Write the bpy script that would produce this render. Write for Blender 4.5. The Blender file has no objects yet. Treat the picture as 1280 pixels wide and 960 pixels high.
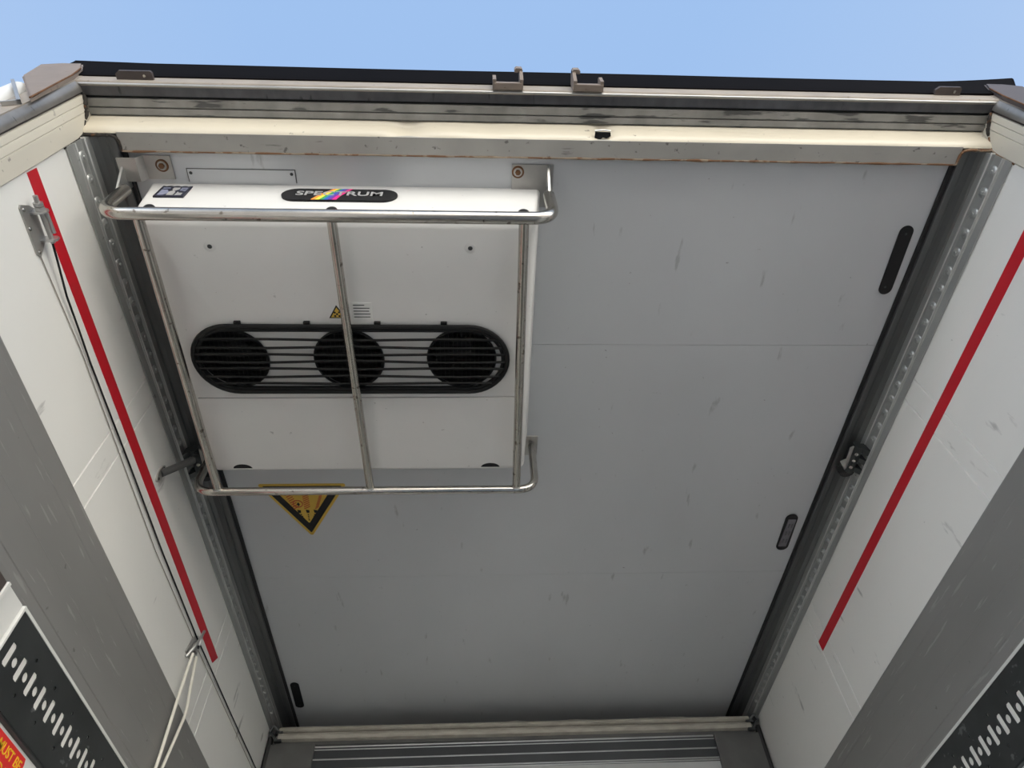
import bpy, bmesh, math, random
from mathutils import Vector, Matrix, noise

# ------------------------------------------------------------------ camera, world, sun, exposure
SC = bpy.context.scene
COL = SC.collection
LIFT = 1.90                      # the lens is held 1.9 m above the ground; the builders below measure heights from the lens

cam_d = bpy.data.cameras.new('camera')
cam = bpy.data.objects.new('camera', cam_d)
COL.objects.link(cam)
cam_d.sensor_width = 36.0
cam_d.lens = 36.0 * 850 / 1280
cam_d.clip_start = 0.02
cam.matrix_world = Matrix(((0.99878147, 0.0, -0.04935155, -0.2003),
                           (-0.02894907, -0.80988484, -0.58587414, 0.0),
                           (-0.03996908, 0.58658891, -0.80889797, 0.0),
                           (0, 0, 0, 1)))
# rows above are world axes; columns are the camera's right, up and backward axes
SC.camera = cam

SUN_STRENGTH = 22.5
SUN_ELEV, SUN_AZ = 30.0, 102.0    # azimuth counted from +X towards +Y
SKY = 1.0

world = bpy.data.worlds.new('sky')
SC.world = world
world.use_nodes = True
wn = world.node_tree
wn.nodes.clear()
w_out = wn.nodes.new('ShaderNodeOutputWorld')
w_bg = wn.nodes.new('ShaderNodeBackground')
w_tc = wn.nodes.new('ShaderNodeTexCoord')
w_sep = wn.nodes.new('ShaderNodeSeparateXYZ')
w_rmp = wn.nodes.new('ShaderNodeValToRGB')
w_rmp.color_ramp.elements[0].position = 0.0
w_rmp.color_ramp.elements[0].color = (0.72, 0.80, 0.92, 1)
w_rmp.color_ramp.elements[1].position = 0.95
w_rmp.color_ramp.elements[1].color = (0.352, 0.540, 0.865, 1)
wn.links.new(w_tc.outputs['Generated'], w_sep.inputs[0])
wn.links.new(w_sep.outputs['Z'], w_rmp.inputs['Fac'])
wn.links.new(w_rmp.outputs['Color'], w_bg.inputs['Color'])
wn.links.new(w_bg.outputs[0], w_out.inputs['Surface'])
w_bg.inputs['Strength'].default_value = SKY

sun_d = bpy.data.lights.new('sun', 'SUN')
sun = bpy.data.objects.new('sun', sun_d)
COL.objects.link(sun)
sun_d.energy = SUN_STRENGTH
sun_d.angle = math.radians(0.53)
sun_d.color = (1.0, 0.97, 0.925)
_e, _a = math.radians(SUN_ELEV), math.radians(SUN_AZ)
_sd = Vector((math.cos(_e) * math.cos(_a), math.cos(_e) * math.sin(_a), math.sin(_e)))
sun.rotation_euler = _sd.to_track_quat('Z', 'Y').to_euler()
sun.location = (6, 6, 8)

vs = SC.view_settings
vs.view_transform = 'Standard'
vs.look = 'None'
vs.gamma = 1.0
vs.exposure = 0.0
vs.use_curve_mapping = False
random.seed(7)

# ------------------------------------------------------------------ materials
def srgb(r, g, b):
    def f(c):
        c /= 255.0
        return c / 12.92 if c <= 0.04045 else ((c + 0.055) / 1.055) ** 2.4
    return (f(r), f(g), f(b), 1.0)

def mat(name, base, rough=0.5, metal=0.0, var=0.0, vscale=3.0, stretch=(1, 1, 1),
        spots=None, scuffs=None, bump=0.0, bscale=40.0, spec=0.5):
    """Principled surface with uneven tone, speckles of dirt and stretched scuff marks."""
    m = bpy.data.materials.new(name)
    m.use_nodes = True
    nt = m.node_tree
    b = nt.nodes['Principled BSDF']
    b.inputs['Roughness'].default_value = rough
    b.inputs['Metallic'].default_value = metal
    b.inputs['Specular IOR Level'].default_value = spec
    tc = nt.nodes.new('ShaderNodeTexCoord')
    def mapped(sc):
        mp = nt.nodes.new('ShaderNodeMapping')
        mp.inputs['Scale'].default_value = sc
        nt.links.new(tc.outputs['Object'], mp.inputs['Vector'])
        return mp.outputs['Vector']
    def noise_fac(sc, scale, detail, lo, hi):
        n = nt.nodes.new('ShaderNodeTexNoise')
        n.inputs['Scale'].default_value = scale
        n.inputs['Detail'].default_value = detail
        nt.links.new(mapped(sc), n.inputs['Vector'])
        r = nt.nodes.new('ShaderNodeMapRange')
        r.inputs['From Min'].default_value = lo
        r.inputs['From Max'].default_value = hi
        nt.links.new(n.outputs['Fac'], r.inputs['Value'])
        return r.outputs['Result']
    def mix(fac, a, bcol, amount=1.0):
        x = nt.nodes.new('ShaderNodeMix')
        x.data_type = 'RGBA'
        if amount != 1.0:
            mu = nt.nodes.new('ShaderNodeMath')
            mu.operation = 'MULTIPLY'
            mu.inputs[1].default_value = amount
            nt.links.new(fac, mu.inputs[0])
            fac = mu.outputs[0]
        nt.links.new(fac, x.inputs['Factor'])
        if isinstance(a, tuple): x.inputs['A'].default_value = a
        else: nt.links.new(a, x.inputs['A'])
        x.inputs['B'].default_value = bcol
        return x.outputs['Result']
    cur = base
    if var:
        dark = tuple(c * (1 - var) for c in base[:3]) + (1,)
        cur = mix(noise_fac(stretch, vscale, 6, 0.3, 0.7), cur, dark)
    if spots:
        col, scale, thr, amt = spots
        cur = mix(noise_fac((1, 1, 1), scale, 3, thr, thr + 0.06), cur, col, amt)
    if scuffs:
        col, sc, scale, thr, amt = scuffs
        cur = mix(noise_fac(sc, scale, 5, thr, thr + 0.05), cur, col, amt)
    if isinstance(cur, tuple): b.inputs['Base Color'].default_value = cur
    else: nt.links.new(cur, b.inputs['Base Color'])
    if bump:
        n = nt.nodes.new('ShaderNodeTexNoise')
        n.inputs['Scale'].default_value = bscale
        n.inputs['Detail'].default_value = 3
        nt.links.new(mapped(stretch), n.inputs['Vector'])
        bp = nt.nodes.new('ShaderNodeBump')
        bp.inputs['Strength'].default_value = bump
        bp.inputs['Distance'].default_value = 0.004
        nt.links.new(n.outputs['Fac'], bp.inputs['Height'])
        nt.links.new(bp.outputs['Normal'], b.inputs['Normal'])
    return m

DIRT = (0.06, 0.055, 0.05, 1)
RUST = (0.16, 0.07, 0.025, 1)
M = {}
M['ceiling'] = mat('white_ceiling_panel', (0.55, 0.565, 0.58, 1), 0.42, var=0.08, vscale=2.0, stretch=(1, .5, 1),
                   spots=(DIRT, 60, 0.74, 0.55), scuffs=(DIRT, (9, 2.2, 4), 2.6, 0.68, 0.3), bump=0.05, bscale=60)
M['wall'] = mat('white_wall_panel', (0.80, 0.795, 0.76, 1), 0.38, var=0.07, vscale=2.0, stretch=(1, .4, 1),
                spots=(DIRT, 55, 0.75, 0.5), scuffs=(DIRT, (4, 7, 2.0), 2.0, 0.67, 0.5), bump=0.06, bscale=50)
M['scuff'] = mat('worn_grey_aluminium', (0.32, 0.315, 0.305, 1), 0.5, metal=0.35, var=0.22, vscale=3.0, stretch=(1, .25, 1),
                 scuffs=((0.50, 0.49, 0.47, 1), (9, 1.2, 16), 5.0, 0.64, 0.35), spots=(DIRT, 30, 0.72, 0.5), bump=0.08, bscale=30)
M['track'] = mat('dark_steel_track', (0.06, 0.065, 0.066, 1), 0.42, metal=0.45, var=0.3, vscale=9,
                 scuffs=((0.3, 0.31, 0.32, 1), (5, 3, 5), 7, 0.66, 0.45))
M['cream'] = mat('cream_painted_steel', (0.62, 0.585, 0.50, 1), 0.36, var=0.12, vscale=5, stretch=(.5, 1, .5),
                 spots=(DIRT, 45, 0.70, 0.6), scuffs=(DIRT, (1.2, 9, 9), 4, 0.70, 0.4), bump=0.06)
M['beadcream'] = mat('yellowed_cream_paint', (0.64, 0.585, 0.47, 1), 0.34, var=0.14, vscale=5, stretch=(.5, 1, 1),
                     spots=(DIRT, 45, 0.70, 0.6), scuffs=(DIRT, (1.2, 9, 9), 4, 0.69, 0.45), bump=0.06)
M['flange'] = mat('beige_dusty_steel', (0.33, 0.29, 0.245, 1), 0.6, var=0.2, vscale=10, spots=((0.12, .09, .06, 1), 70, 0.66, 0.4), bump=0.12)
M['cap'] = mat('beige_hinge_paint', (0.23, 0.185, 0.152, 1), 0.55, var=0.18, vscale=14, spots=((0.10, .06, .04, 1), 60, 0.68, 0.5), bump=0.1)
M['rebate'] = mat('grimy_grey_profile', (0.30, 0.29, 0.265, 1), 0.5, metal=0.2, var=0.35, vscale=12, stretch=(1.5, 1, 1),
                  scuffs=((0.03, 0.03, 0.03, 1), (1.3, 9, 9), 6, 0.57, 0.75), bump=0.1)
M['darkalu'] = mat('dark_anodised_edge', (0.13, 0.13, 0.14, 1), 0.35, metal=0.7, var=0.3, vscale=14, stretch=(2, 1, 1),
                   scuffs=((0.03, 0.03, 0.03, 1), (9, 2, 2), 5, 0.66, 0.6))
M['alu'] = mat('worn_aluminium', (0.60, 0.60, 0.59, 1), 0.33, metal=0.9, var=0.15, vscale=10)
M['rail'] = mat('grey_rail_aluminium', (0.44, 0.45, 0.44, 1), 0.36, metal=0.55, var=0.15, vscale=6, stretch=(1, .2, 1),
                spots=(DIRT, 40, 0.7, 0.4))
M['railedge'] = mat('bright_rail_edge', (0.62, 0.63, 0.62, 1), 0.3, metal=0.6)
M['steel'] = mat('stainless_tube', (0.56, 0.535, 0.49, 1), 0.23, metal=1.0, var=0.15, vscale=18,
                 scuffs=((0.10, 0.075, 0.05, 1), (3, 3, 3), 16, 0.64, 0.75))
M['postedge'] = mat('worn_grey_post_edge', (0.33, 0.315, 0.295, 1), 0.42, metal=0.6, var=0.35, vscale=14, scuffs=((0.04, 0.035, 0.03, 1), (3, 3, 9), 7, 0.64, 0.6))
M['railshade'] = mat('shaded_rail_aluminium', (0.15, 0.155, 0.155, 1), 0.4, metal=0.6, var=0.2, vscale=6, stretch=(1, .2, 1))  # rail metal darkened for the shade in the hollow ceiling leg
M['underside'] = mat('grey_underside', (0.40, 0.39, 0.36, 1), 0.5, var=0.2, vscale=7, spots=(DIRT, 48, 0.66, 0.75), scuffs=(DIRT, (2, 9, 9), 5, 0.68, 0.5))
M['plate'] = mat('galvanised_plate', (0.46, 0.45, 0.43, 1), 0.38, metal=0.7, var=0.2, vscale=15)
M['white'] = mat('white_housing', (0.70, 0.695, 0.675, 1), 0.33, var=0.05, vscale=4, spots=((0.10, .08, .06, 1), 75, 0.73, 0.6),
                 scuffs=(DIRT, (6, 6, 6), 5, 0.73, 0.4))
M['black'] = mat('black_plastic', (0.009, 0.009, 0.010, 1), 0.5, spec=0.3)
M['wire'] = mat('black_coated_wire', (0.007, 0.007, 0.007, 1), 0.5, spec=0.25)
M['mesh'] = mat('dark_fan_guard', (0.05, 0.05, 0.05, 1), 0.3, metal=0.6)
M['rubber'] = mat('black_rubber', (0.015, 0.015, 0.016, 1), 0.6, var=0.2, vscale=6)
M['gutter'] = mat('dark_roof_edge', (0.0045, 0.0035, 0.0035, 1), 0.8, var=0.3, vscale=5, spec=0.04)
M['sealant'] = mat('rusty_sealant', (0.36, 0.28, 0.20, 1), 0.7, var=0.3, vscale=30, scuffs=(RUST, (3, 3, 3), 9, 0.45, 0.9), bump=0.3)
M['grime_shade'] = mat('black_grime_and_shade', (0.035, 0.03, 0.025, 1), 0.85, var=0.4, vscale=40, scuffs=(RUST, (4, 4, 4), 12, 0.58, 0.7), bump=0.4)  # corner grime; also colours the shade in the hinge gap
M['rust'] = mat('rusted_steel', RUST, 0.8, var=0.4, vscale=60)
M['red'] = mat('red_tape', srgb(192, 14, 34), 0.4, var=0.1, vscale=8)
M['signred'] = mat('red_sign_print', srgb(226, 48, 48), 0.4)
M['yellow'] = mat('yellow_sign_print', srgb(240, 190, 40), 0.4)
M['warn'] = mat('faded_yellow_film', (0.66, 0.43, 0.06, 1), 0.45, var=0.1, vscale=20)
M['warnred'] = mat('warning_red_print', (0.45, 0.06, 0.02, 1), 0.5)
M['paper'] = mat('white_sticker', (0.74, 0.74, 0.71, 1), 0.5)
M['silver'] = mat('silver_print', (0.50, 0.50, 0.50, 1), 0.35, metal=0.3)
M['blueprint'] = mat('blue_grey_print', (0.24, 0.26, 0.36, 1), 0.4)
M['navy'] = mat('navy_print', (0.012, 0.014, 0.03, 1), 0.35)
for nm, c in (('pink', (226, 40, 130)), ('orange', (250, 150, 60)), ('lemon', (255, 225, 70)),
              ('green', (60, 160, 90)), ('blue', (40, 90, 190)), ('violet', (110, 50, 150))):
    M[nm] = mat(nm + '_print', srgb(*c), 0.4)
M['seal'] = mat('dirty_cream_seal', (0.42, 0.395, 0.34, 1), 0.6, var=0.3, vscale=14, stretch=(1, 1, 4), bump=0.2)
M['ribs'] = mat('dark_ribbed_panel', (0.07, 0.075, 0.08, 1), 0.35, metal=0.4, var=0.2, vscale=6)
M['stile'] = mat('grey_partition_frame', (0.12, 0.12, 0.118, 1), 0.45, metal=0.3, var=0.25, vscale=10)
M['partition'] = mat('grey_partition_skin', (0.42, 0.43, 0.43, 1), 0.4, var=0.1, vscale=4)
M['rope'] = mat('white_rope', (0.72, 0.70, 0.62, 1), 0.8, bump=0.5, bscale=120)
M['lens'] = mat('grey_lamp_lens', (0.20, 0.20, 0.22, 1), 0.25, var=0.25, vscale=40)
M['led'] = mat('dark_lamp_grid', (0.07, 0.07, 0.08, 1), 0.3)
M['floor'] = mat('ribbed_aluminium_floor', (0.78, 0.77, 0.75, 1), 0.25, metal=1.0, var=0.2, vscale=2)
M['ground'] = mat('sunlit_concrete', (0.17, 0.165, 0.16, 1), 0.9, var=0.2, vscale=0.8, bump=0.1)
M['bluebounce'] = mat('blue_grey_bounce', (0.50, 0.55, 0.62, 1), 0.8, var=0.05, vscale=1)
M['bounce'] = mat('pale_bounce', (0.80, 0.78, 0.73, 1), 0.8, var=0.05, vscale=1)
M['cordgrey'] = mat('brownish_grey_cord', (0.30, 0.27, 0.23, 1), 0.8)
M['backing'] = mat('white_slot_backing', (0.86, 0.85, 0.80, 1), 0.4)
M['doorwhite'] = mat('white_door_paint', (0.74, 0.74, 0.72, 1), 0.3, var=0.08, vscale=5)
M['brown'] = mat('brown_profile', (0.075, 0.058, 0.052, 1), 0.5, var=0.2, vscale=10)

# ------------------------------------------------------------------ mesh helpers
def B(): return bmesh.new()

def box(bm, x0, x1, y0, y1, z0, z1, bev=0.0):
    vs_ = [bm.verts.new((x, y, z)) for x in (x0, x1) for y in (y0, y1) for z in (z0, z1)]
    q = [(0, 1, 3, 2), (4, 6, 7, 5), (0, 4, 5, 1), (2, 3, 7, 6), (0, 2, 6, 4), (1, 5, 7, 3)]
    fs = [bm.faces.new([vs_[i] for i in f]) for f in q]
    if bev:
        es = list({e for f in fs for e in f.edges})
        bmesh.ops.bevel(bm, geom=es, offset=bev, segments=2, profile=0.6, affect='EDGES')

def prism(bm, pts, axis, a, b):
    """Extrude a 2D outline along an axis. x: (y,z); y: (x,z); z: (x,y)."""
    def P(p, t):
        if axis == 'x': return (t, p[0], p[1])
        if axis == 'y': return (p[0], t, p[1])
        return (p[0], p[1], t)
    va = [bm.verts.new(P(p, a)) for p in pts]
    vb = [bm.verts.new(P(p, b)) for p in pts]
    n = len(pts)
    bm.faces.new(va); bm.faces.new(vb[::-1])
    for i in range(n):
        bm.faces.new((va[i], vb[i], vb[(i + 1) % n], va[(i + 1) % n]))

def tube(bm, pts, r, n=12, cap=True, rfun=None):
    """Round bar along a polyline, parallel-transported."""
    pts = [Vector(p) for p in pts]
    t0 = (pts[1] - pts[0]).normalized()
    up = Vector((0, 0, 1)) if abs(t0.z) < 0.9 else Vector((1, 0, 0))
    nx = t0.cross(up).normalized()
    rings = []
    for i, p in enumerate(pts):
        if i == 0: t = t0
        elif i == len(pts) - 1: t = (pts[i] - pts[i - 1]).normalized()
        else: t = ((pts[i + 1] - p).normalized() + (p - pts[i - 1]).normalized()).normalized()
        nx = (nx - t * nx.dot(t)).normalized()
        ny = t.cross(nx)
        rr = r if rfun is None else r * rfun(i)
        rings.append([bm.verts.new(p + (nx * math.cos(2 * math.pi * k / n) + ny * math.sin(2 * math.pi * k / n)) * rr) for k in range(n)])
    for a, b in zip(rings, rings[1:]):
        for k in range(n):
            bm.faces.new((a[k], a[(k + 1) % n], b[(k + 1) % n], b[k]))
    if cap:
        bm.faces.new(rings[0][::-1]); bm.faces.new(rings[-1])

def ring(bm, pts, r, n=8):
    """Round bar along a closed polyline in a plane of constant z."""
    pts = [Vector(p) for p in pts]
    m = len(pts)
    rings = []
    for i in range(m):
        t = (pts[(i + 1) % m] - pts[i - 1]).normalized()
        nx = Vector((0, 0, 1)); ny = t.cross(nx)
        rings.append([bm.verts.new(pts[i] + (nx * math.cos(2 * math.pi * k / n) + ny * math.sin(2 * math.pi * k / n)) * r) for k in range(n)])
    for i in range(m):
        a, b = rings[i], rings[(i + 1) % m]
        for k in range(n):
            bm.faces.new((a[k], a[(k + 1) % n], b[(k + 1) % n], b[k]))

def fillet(pts, rad, seg=8):
    """Round the inner corners of an open polyline."""
    pts = [Vector(p) for p in pts]
    out = [pts[0]]
    for i in range(1, len(pts) - 1):
        p, a, b = pts[i], pts[i - 1], pts[i + 1]
        da, db = (a - p).normalized(), (b - p).normalized()
        r = min(rad, (a - p).length * .49, (b - p).length * .49)
        s, e = p + da * r, p + db * r
        for k in range(seg + 1):
            t = k / seg
            out.append(s * (1 - t) ** 2 + p * 2 * t * (1 - t) + e * t * t)
    out.append(pts[-1])
    return out

def disc(bm, c, axis, r, h, n=20, r2=None, bev=0):
    """Short cylinder (or cone) centred at its base c, growing along axis by h."""
    ax = Vector(axis).normalized()
    q = ax.to_track_quat('Z', 'Y')
    c = Vector(c)
    r2 = r if r2 is None else r2
    a = [bm.verts.new(c + q @ Vector((r * math.cos(2 * math.pi * k / n), r * math.sin(2 * math.pi * k / n), 0))) for k in range(n)]
    b = [bm.verts.new(c + q @ Vector((r2 * math.cos(2 * math.pi * k / n), r2 * math.sin(2 * math.pi * k / n), h))) for k in range(n)]
    bm.faces.new(a[::-1]); bm.faces.new(b)
    for k in range(n):
        bm.faces.new((a[k], a[(k + 1) % n], b[(k + 1) % n], b[k]))

def dome(bm, c, axis, r, h, n=16, m=5):
    ax = Vector(axis).normalized()
    q = ax.to_track_quat('Z', 'Y'); c = Vector(c)
    rings = []
    for j in range(m):
        a = j / m * math.pi / 2
        rings.append([bm.verts.new(c + q @ Vector((r * math.cos(a) * math.cos(2 * math.pi * k / n), r * math.cos(a) * math.sin(2 * math.pi * k / n), h * math.sin(a)))) for k in range(n)])
    top = bm.verts.new(c + q @ Vector((0, 0, h)))
    for a, b in zip(rings, rings[1:]):
        for k in range(n):
            bm.faces.new((a[k], a[(k + 1) % n], b[(k + 1) % n], b[k]))
    for k in range(n):
        bm.faces.new((rings[-1][k], rings[-1][(k + 1) % n], top))
    bm.faces.new(rings[0][::-1])

def plate_with_holes(bm, outer, holes, to3, depth3):
    """Flat sheet outlined by outer with holes cut through; walls of the sheet go back by depth3."""
    loops = []
    for lp in [outer] + holes:
        v = [bm.verts.new(to3(p)) for p in lp]
        es = [bm.edges.new((v[i], v[(i + 1) % len(v)])) for i in range(len(v))]
        loops.append((v, es))
    bmesh.ops.triangle_fill(bm, use_beauty=True, use_dissolve=False, edges=[e for _, es in loops for e in es])
    d = Vector(depth3)
    for v, es in loops:
        w = [bm.verts.new(x.co + d) for x in v]
        for i in range(len(v)):
            bm.faces.new((v[i], v[(i + 1) % len(v)], w[(i + 1) % len(v)], w[i]))

def circle2(cx, cy, r, n=24, sy=1.0):
    return [(cx + r * math.cos(2 * math.pi * k / n), cy + r * sy * math.sin(2 * math.pi * k / n)) for k in range(n)]

def stadium(x0, x1, y0, y1, n=14):
    """Outline of a slot with round ends, long in x (or in y if taller)."""
    pts = []
    if x1 - x0 >= y1 - y0:
        r = (y1 - y0) / 2; cy = (y0 + y1) / 2
        for k in range(n + 1):
            a = -math.pi / 2 + math.pi * k / n
            pts.append((x1 - r + r * math.cos(a), cy + r * math.sin(a)))
        for k in range(n + 1):
            a = math.pi / 2 + math.pi * k / n
            pts.append((x0 + r + r * math.cos(a), cy + r * math.sin(a)))
    else:
        pts = [(p[1], p[0]) for p in stadium(y0, y1, x0, x1, n)][::-1]
    return pts

def link(name, bm, material, parent=None, smooth=False, loc=None):
    """Finish a bmesh as ONE mesh object. Vertices are given in place; origins go to the parent's or to loc."""
    bmesh.ops.recalc_face_normals(bm, faces=bm.faces)
    me = bpy.data.meshes.new(name)
    bm.to_mesh(me); bm.free()
    o = bpy.data.objects.new(name, me)
    COL.objects.link(o)
    me.materials.append(material)
    if smooth:
        me.polygons.foreach_set('use_smooth', [True] * len(me.polygons))
        md = o.modifiers.new('edges', 'EDGE_SPLIT'); md.split_angle = math.radians(40)
    org = Vector(loc) if loc is not None else None
    if parent is not None:
        o.parent = parent
        org = world_loc(parent)
    if org is not None:
        me.transform(Matrix.Translation(-org))
        if parent is None: o.location = org
    return o

def world_loc(o):
    v = Vector(o.location)
    while o.parent is not None:
        o = o.parent
        v += Vector(o.location)
    return v

def thing(name, label, cat, loc, group=None):
    o = bpy.data.objects.new(name, None)
    o.empty_display_size = 0.05
    COL.objects.link(o)
    o.location = loc
    return tag(o, label, cat, group)

def tag(o, label, cat, group=None):
    o['label'] = label; o['category'] = cat
    if group: o['group'] = group
    return o

def struct(name, bm, m, **k):
    o = link(name, bm, m, **k)
    o['kind'] = 'structure'
    return o

def text_mesh(name, body, size, material, mx, parent, sx=1.0, offset=0.0, extrude=0.0006, align='CENTER'):
    cu = bpy.data.curves.new(name, 'FONT')
    cu.body = body; cu.size = size; cu.align_x = align; cu.align_y = 'CENTER'
    cu.offset = offset; cu.extrude = extrude; cu.resolution_u = 4
    tmp = bpy.data.objects.new('tmp', cu)
    COL.objects.link(tmp)
    dg = bpy.context.evaluated_depsgraph_get()
    me = bpy.data.meshes.new_from_object(tmp.evaluated_get(dg))
    bpy.data.objects.remove(tmp)
    me.name = name
    me.materials.clear(); me.materials.append(material)
    me.transform(mx @ Matrix.Diagonal((sx, 1, 1, 1)))
    o = bpy.data.objects.new(name, me)
    COL.objects.link(o)
    me.transform(Matrix.Translation(-world_loc(parent)))
    o.parent = parent
    return o

# ------------------------------------------------------------------ the place: shell of the trailer
WX, ZC, ZF = 1.24, 1.89, -0.76            # inner half width, ceiling, floor (heights from the lens)
YR, YE = 0.548, 6.5                       # where the inner walls start behind the rear frame; the far end

bm = B(); box(bm, -30, 30, -30, 30, -1.95, -1.90); struct('ground', bm, M['ground'])
# pale unseen block, added behind the camera to bounce sunlight into the trailer
bm = B()
box(bm, -2.0, 29.0, -29.0, -11.5, -1.90, 7.5)
bounce_obj = link('bounce_block', bm, M['bounce'], loc=(16, -19, -1.90))
tag(bounce_obj, 'large pale block added behind the camera to bounce sunlight', 'light reflector')
bm = B()
box(bm, -30.0, -8.0, -29.0, -13.0, -1.90, 6.5)  # second unseen block, added to bounce cooler light onto the right wall
bounce_obj = link('cool_bounce_block', bm, M['bluebounce'], loc=(-19, -21, -1.90))
tag(bounce_obj, 'low blue grey block added behind the camera to bounce cool light', 'light reflector')

bm = B()
prof = [(-1.31, ZF - .14), (-1.31, ZF)]
x = -1.24
while x < 1.235:                          # lengthwise ribs of the floor
    prof += [(x + .004, ZF), (x + .006, ZF + .012), (x + .028, ZF + .012), (x + .030, ZF)]
    x += .04
prof += [(1.31, ZF), (1.31, ZF - .14)]
prism(bm, prof, 'y', 0.43, YE); struct('floor', bm, M['floor'])

def wall(side, name):
    bm = B()
    s = side
    pts = [(s * WX, YR)]
    for y in (1.268, 1.350, 2.455, 2.540):   # grooves at the panel joints
        pts += [(s * WX, y - .0030), (s * (WX + .006), y), (s * WX, y + .0030)]
    pts += [(s * WX, YE), (s * 1.31, YE), (s * 1.31, YR)]
    prism(bm, pts, 'z', ZF, 2.0)
    return struct(name, bm, M['wall'])
wall(-1, 'wall_left'); wall(1, 'wall_right')
bm = B(); box(bm, -1.31, 1.31, YE, YE + .06, ZF, 2.0); struct('wall_front', bm, M['wall'])
bm = B()
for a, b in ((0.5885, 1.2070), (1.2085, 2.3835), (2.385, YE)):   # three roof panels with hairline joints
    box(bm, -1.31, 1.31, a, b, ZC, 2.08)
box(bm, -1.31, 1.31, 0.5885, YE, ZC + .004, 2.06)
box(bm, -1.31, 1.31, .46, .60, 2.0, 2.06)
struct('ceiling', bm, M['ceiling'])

# ------------------------------------------------------------------ rear frame around the opening
fr = thing('rear_frame', 'beige and cream steel frame around the open rear end with a dented bead on top', 'door frame', (0, 0.43, ZF))
bm = B()
prism(bm, [(.430, 2.08), (.430, 1.9475), (.4335, 1.9435), (.444, 1.943), (.444, 2.08)], 'x', -1.335, 1.335)
link('header_flange', bm, M['flange'], fr)
bm = B()
tube(bm, [(-1.25, .4375, 1.9435), (1.25, .4375, 1.9435)], .0032, 10)
link('edge_trim', bm, M['alu'], fr, smooth=True)
bm = B()
prism(bm, [(.443, 1.943), (.466, 1.943), (.466, 2.05), (.443, 2.05)], 'x', -1.25, 1.25)
link('header_edge', bm, M['darkalu'], fr)
bm = B()
prism(bm, [(.465, 1.954), (.474, 1.954), (.474, 2.05), (.465, 2.05)], 'x', -1.25, 1.25)
link('seal_groove', bm, M['rubber'], fr)
bm = B()
prism(bm, [(.473, 2.05), (.473, 1.939), (.492, 1.936), (.4925, 1.942), (.4955, 1.942), (.496, 1.935), (.511, 1.932), (.5115, 1.941), (.517, 1.941), (.517, 2.05)], 'x', -1.25, 1.25)
link('header_rebate', bm, M['rebate'], fr)
# the rounded cream bead with two dents
bm = B()
DENTS = [(0.137, 0.026, 0.016), (-0.391, 0.040, 0.014), (-0.18, 0.05, 0.003), (-0.05, 0.03, 0.002)]
sec = [(.516, 1.945), (.516, 1.932), (.5205, 1.925), (.5235, 1.916), (.5253, 1.906), (.5268, 1.897), (.5288, 1.888), (.5325, 1.8795), (.538, 1.873), (.5425, 1.8705)]
N = 220
rows = []
for i in range(N + 1):
    xx = -1.243 + 2.486 * i / N
    d = sum(a * math.exp(-((xx - c) / w) ** 2) for c, w, a in DENTS)
    wv = 0.0012 * noise.noise((xx * 5, 0, 3))
    row = []
    for j, (yy, zz) in enumerate(sec):
        k = math.sin(math.pi * j / (len(sec) - 1))
        row.append(bm.verts.new((xx, yy + (d + wv) * k * .7, zz + (d + wv) * k * .8)))
    rows.append(row)
for a, b in zip(rows, rows[1:]):
    for j in range(len(sec) - 1):
        bm.faces.new((a[j], a[j + 1], b[j + 1], b[j]))
bead = link('header_bead', bm, M['beadcream'], fr, smooth=True)
bm = B()
box(bm, -1.15, 1.15, .5395, .588, 1.8695, 1.895); link('header_underside', bm, M['underside'], fr)  # flat underside in a greyer tone than the bead
bm = B()   # torn hole in the bead
prism(bm, [(.117, .5205), (.158, .5215), (.160, .531), (.148, .537), (.139, .5345), (.131, .541), (.116, .541)], 'z', 1.8835, 1.8895)
link('torn_hole', bm, M['black'], fr)
bm = B()
tube(bm, [(.118, .546, 1.880), (.128, .550, 1.878), (.140, .5475, 1.878), (.153, .548, 1.879), (.161, .541, 1.884)], .0022, 6)
tube(bm, [(.116, .520, 1.892), (.138, .518, 1.895), (.160, .520, 1.893)], .002, 6)
link('torn_edge', bm, M['alu'], fr)
# rust-stained sealant where the bead meets the roof panel
bm = B()
pts = [(-1.148 + 2.296 * i / 160, .5885 + .0012 * noise.noise((i * .21, 1, 0)), 1.8700 + .001 * noise.noise((i * .3, 5, 0))) for i in range(161)]
tube(bm, pts, .0036, 6, rfun=lambda i: 0.7 + 0.9 * abs(noise.noise((i * .17, 9, 2))))
link('sealant_line', bm, M['sealant'], fr)

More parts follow.
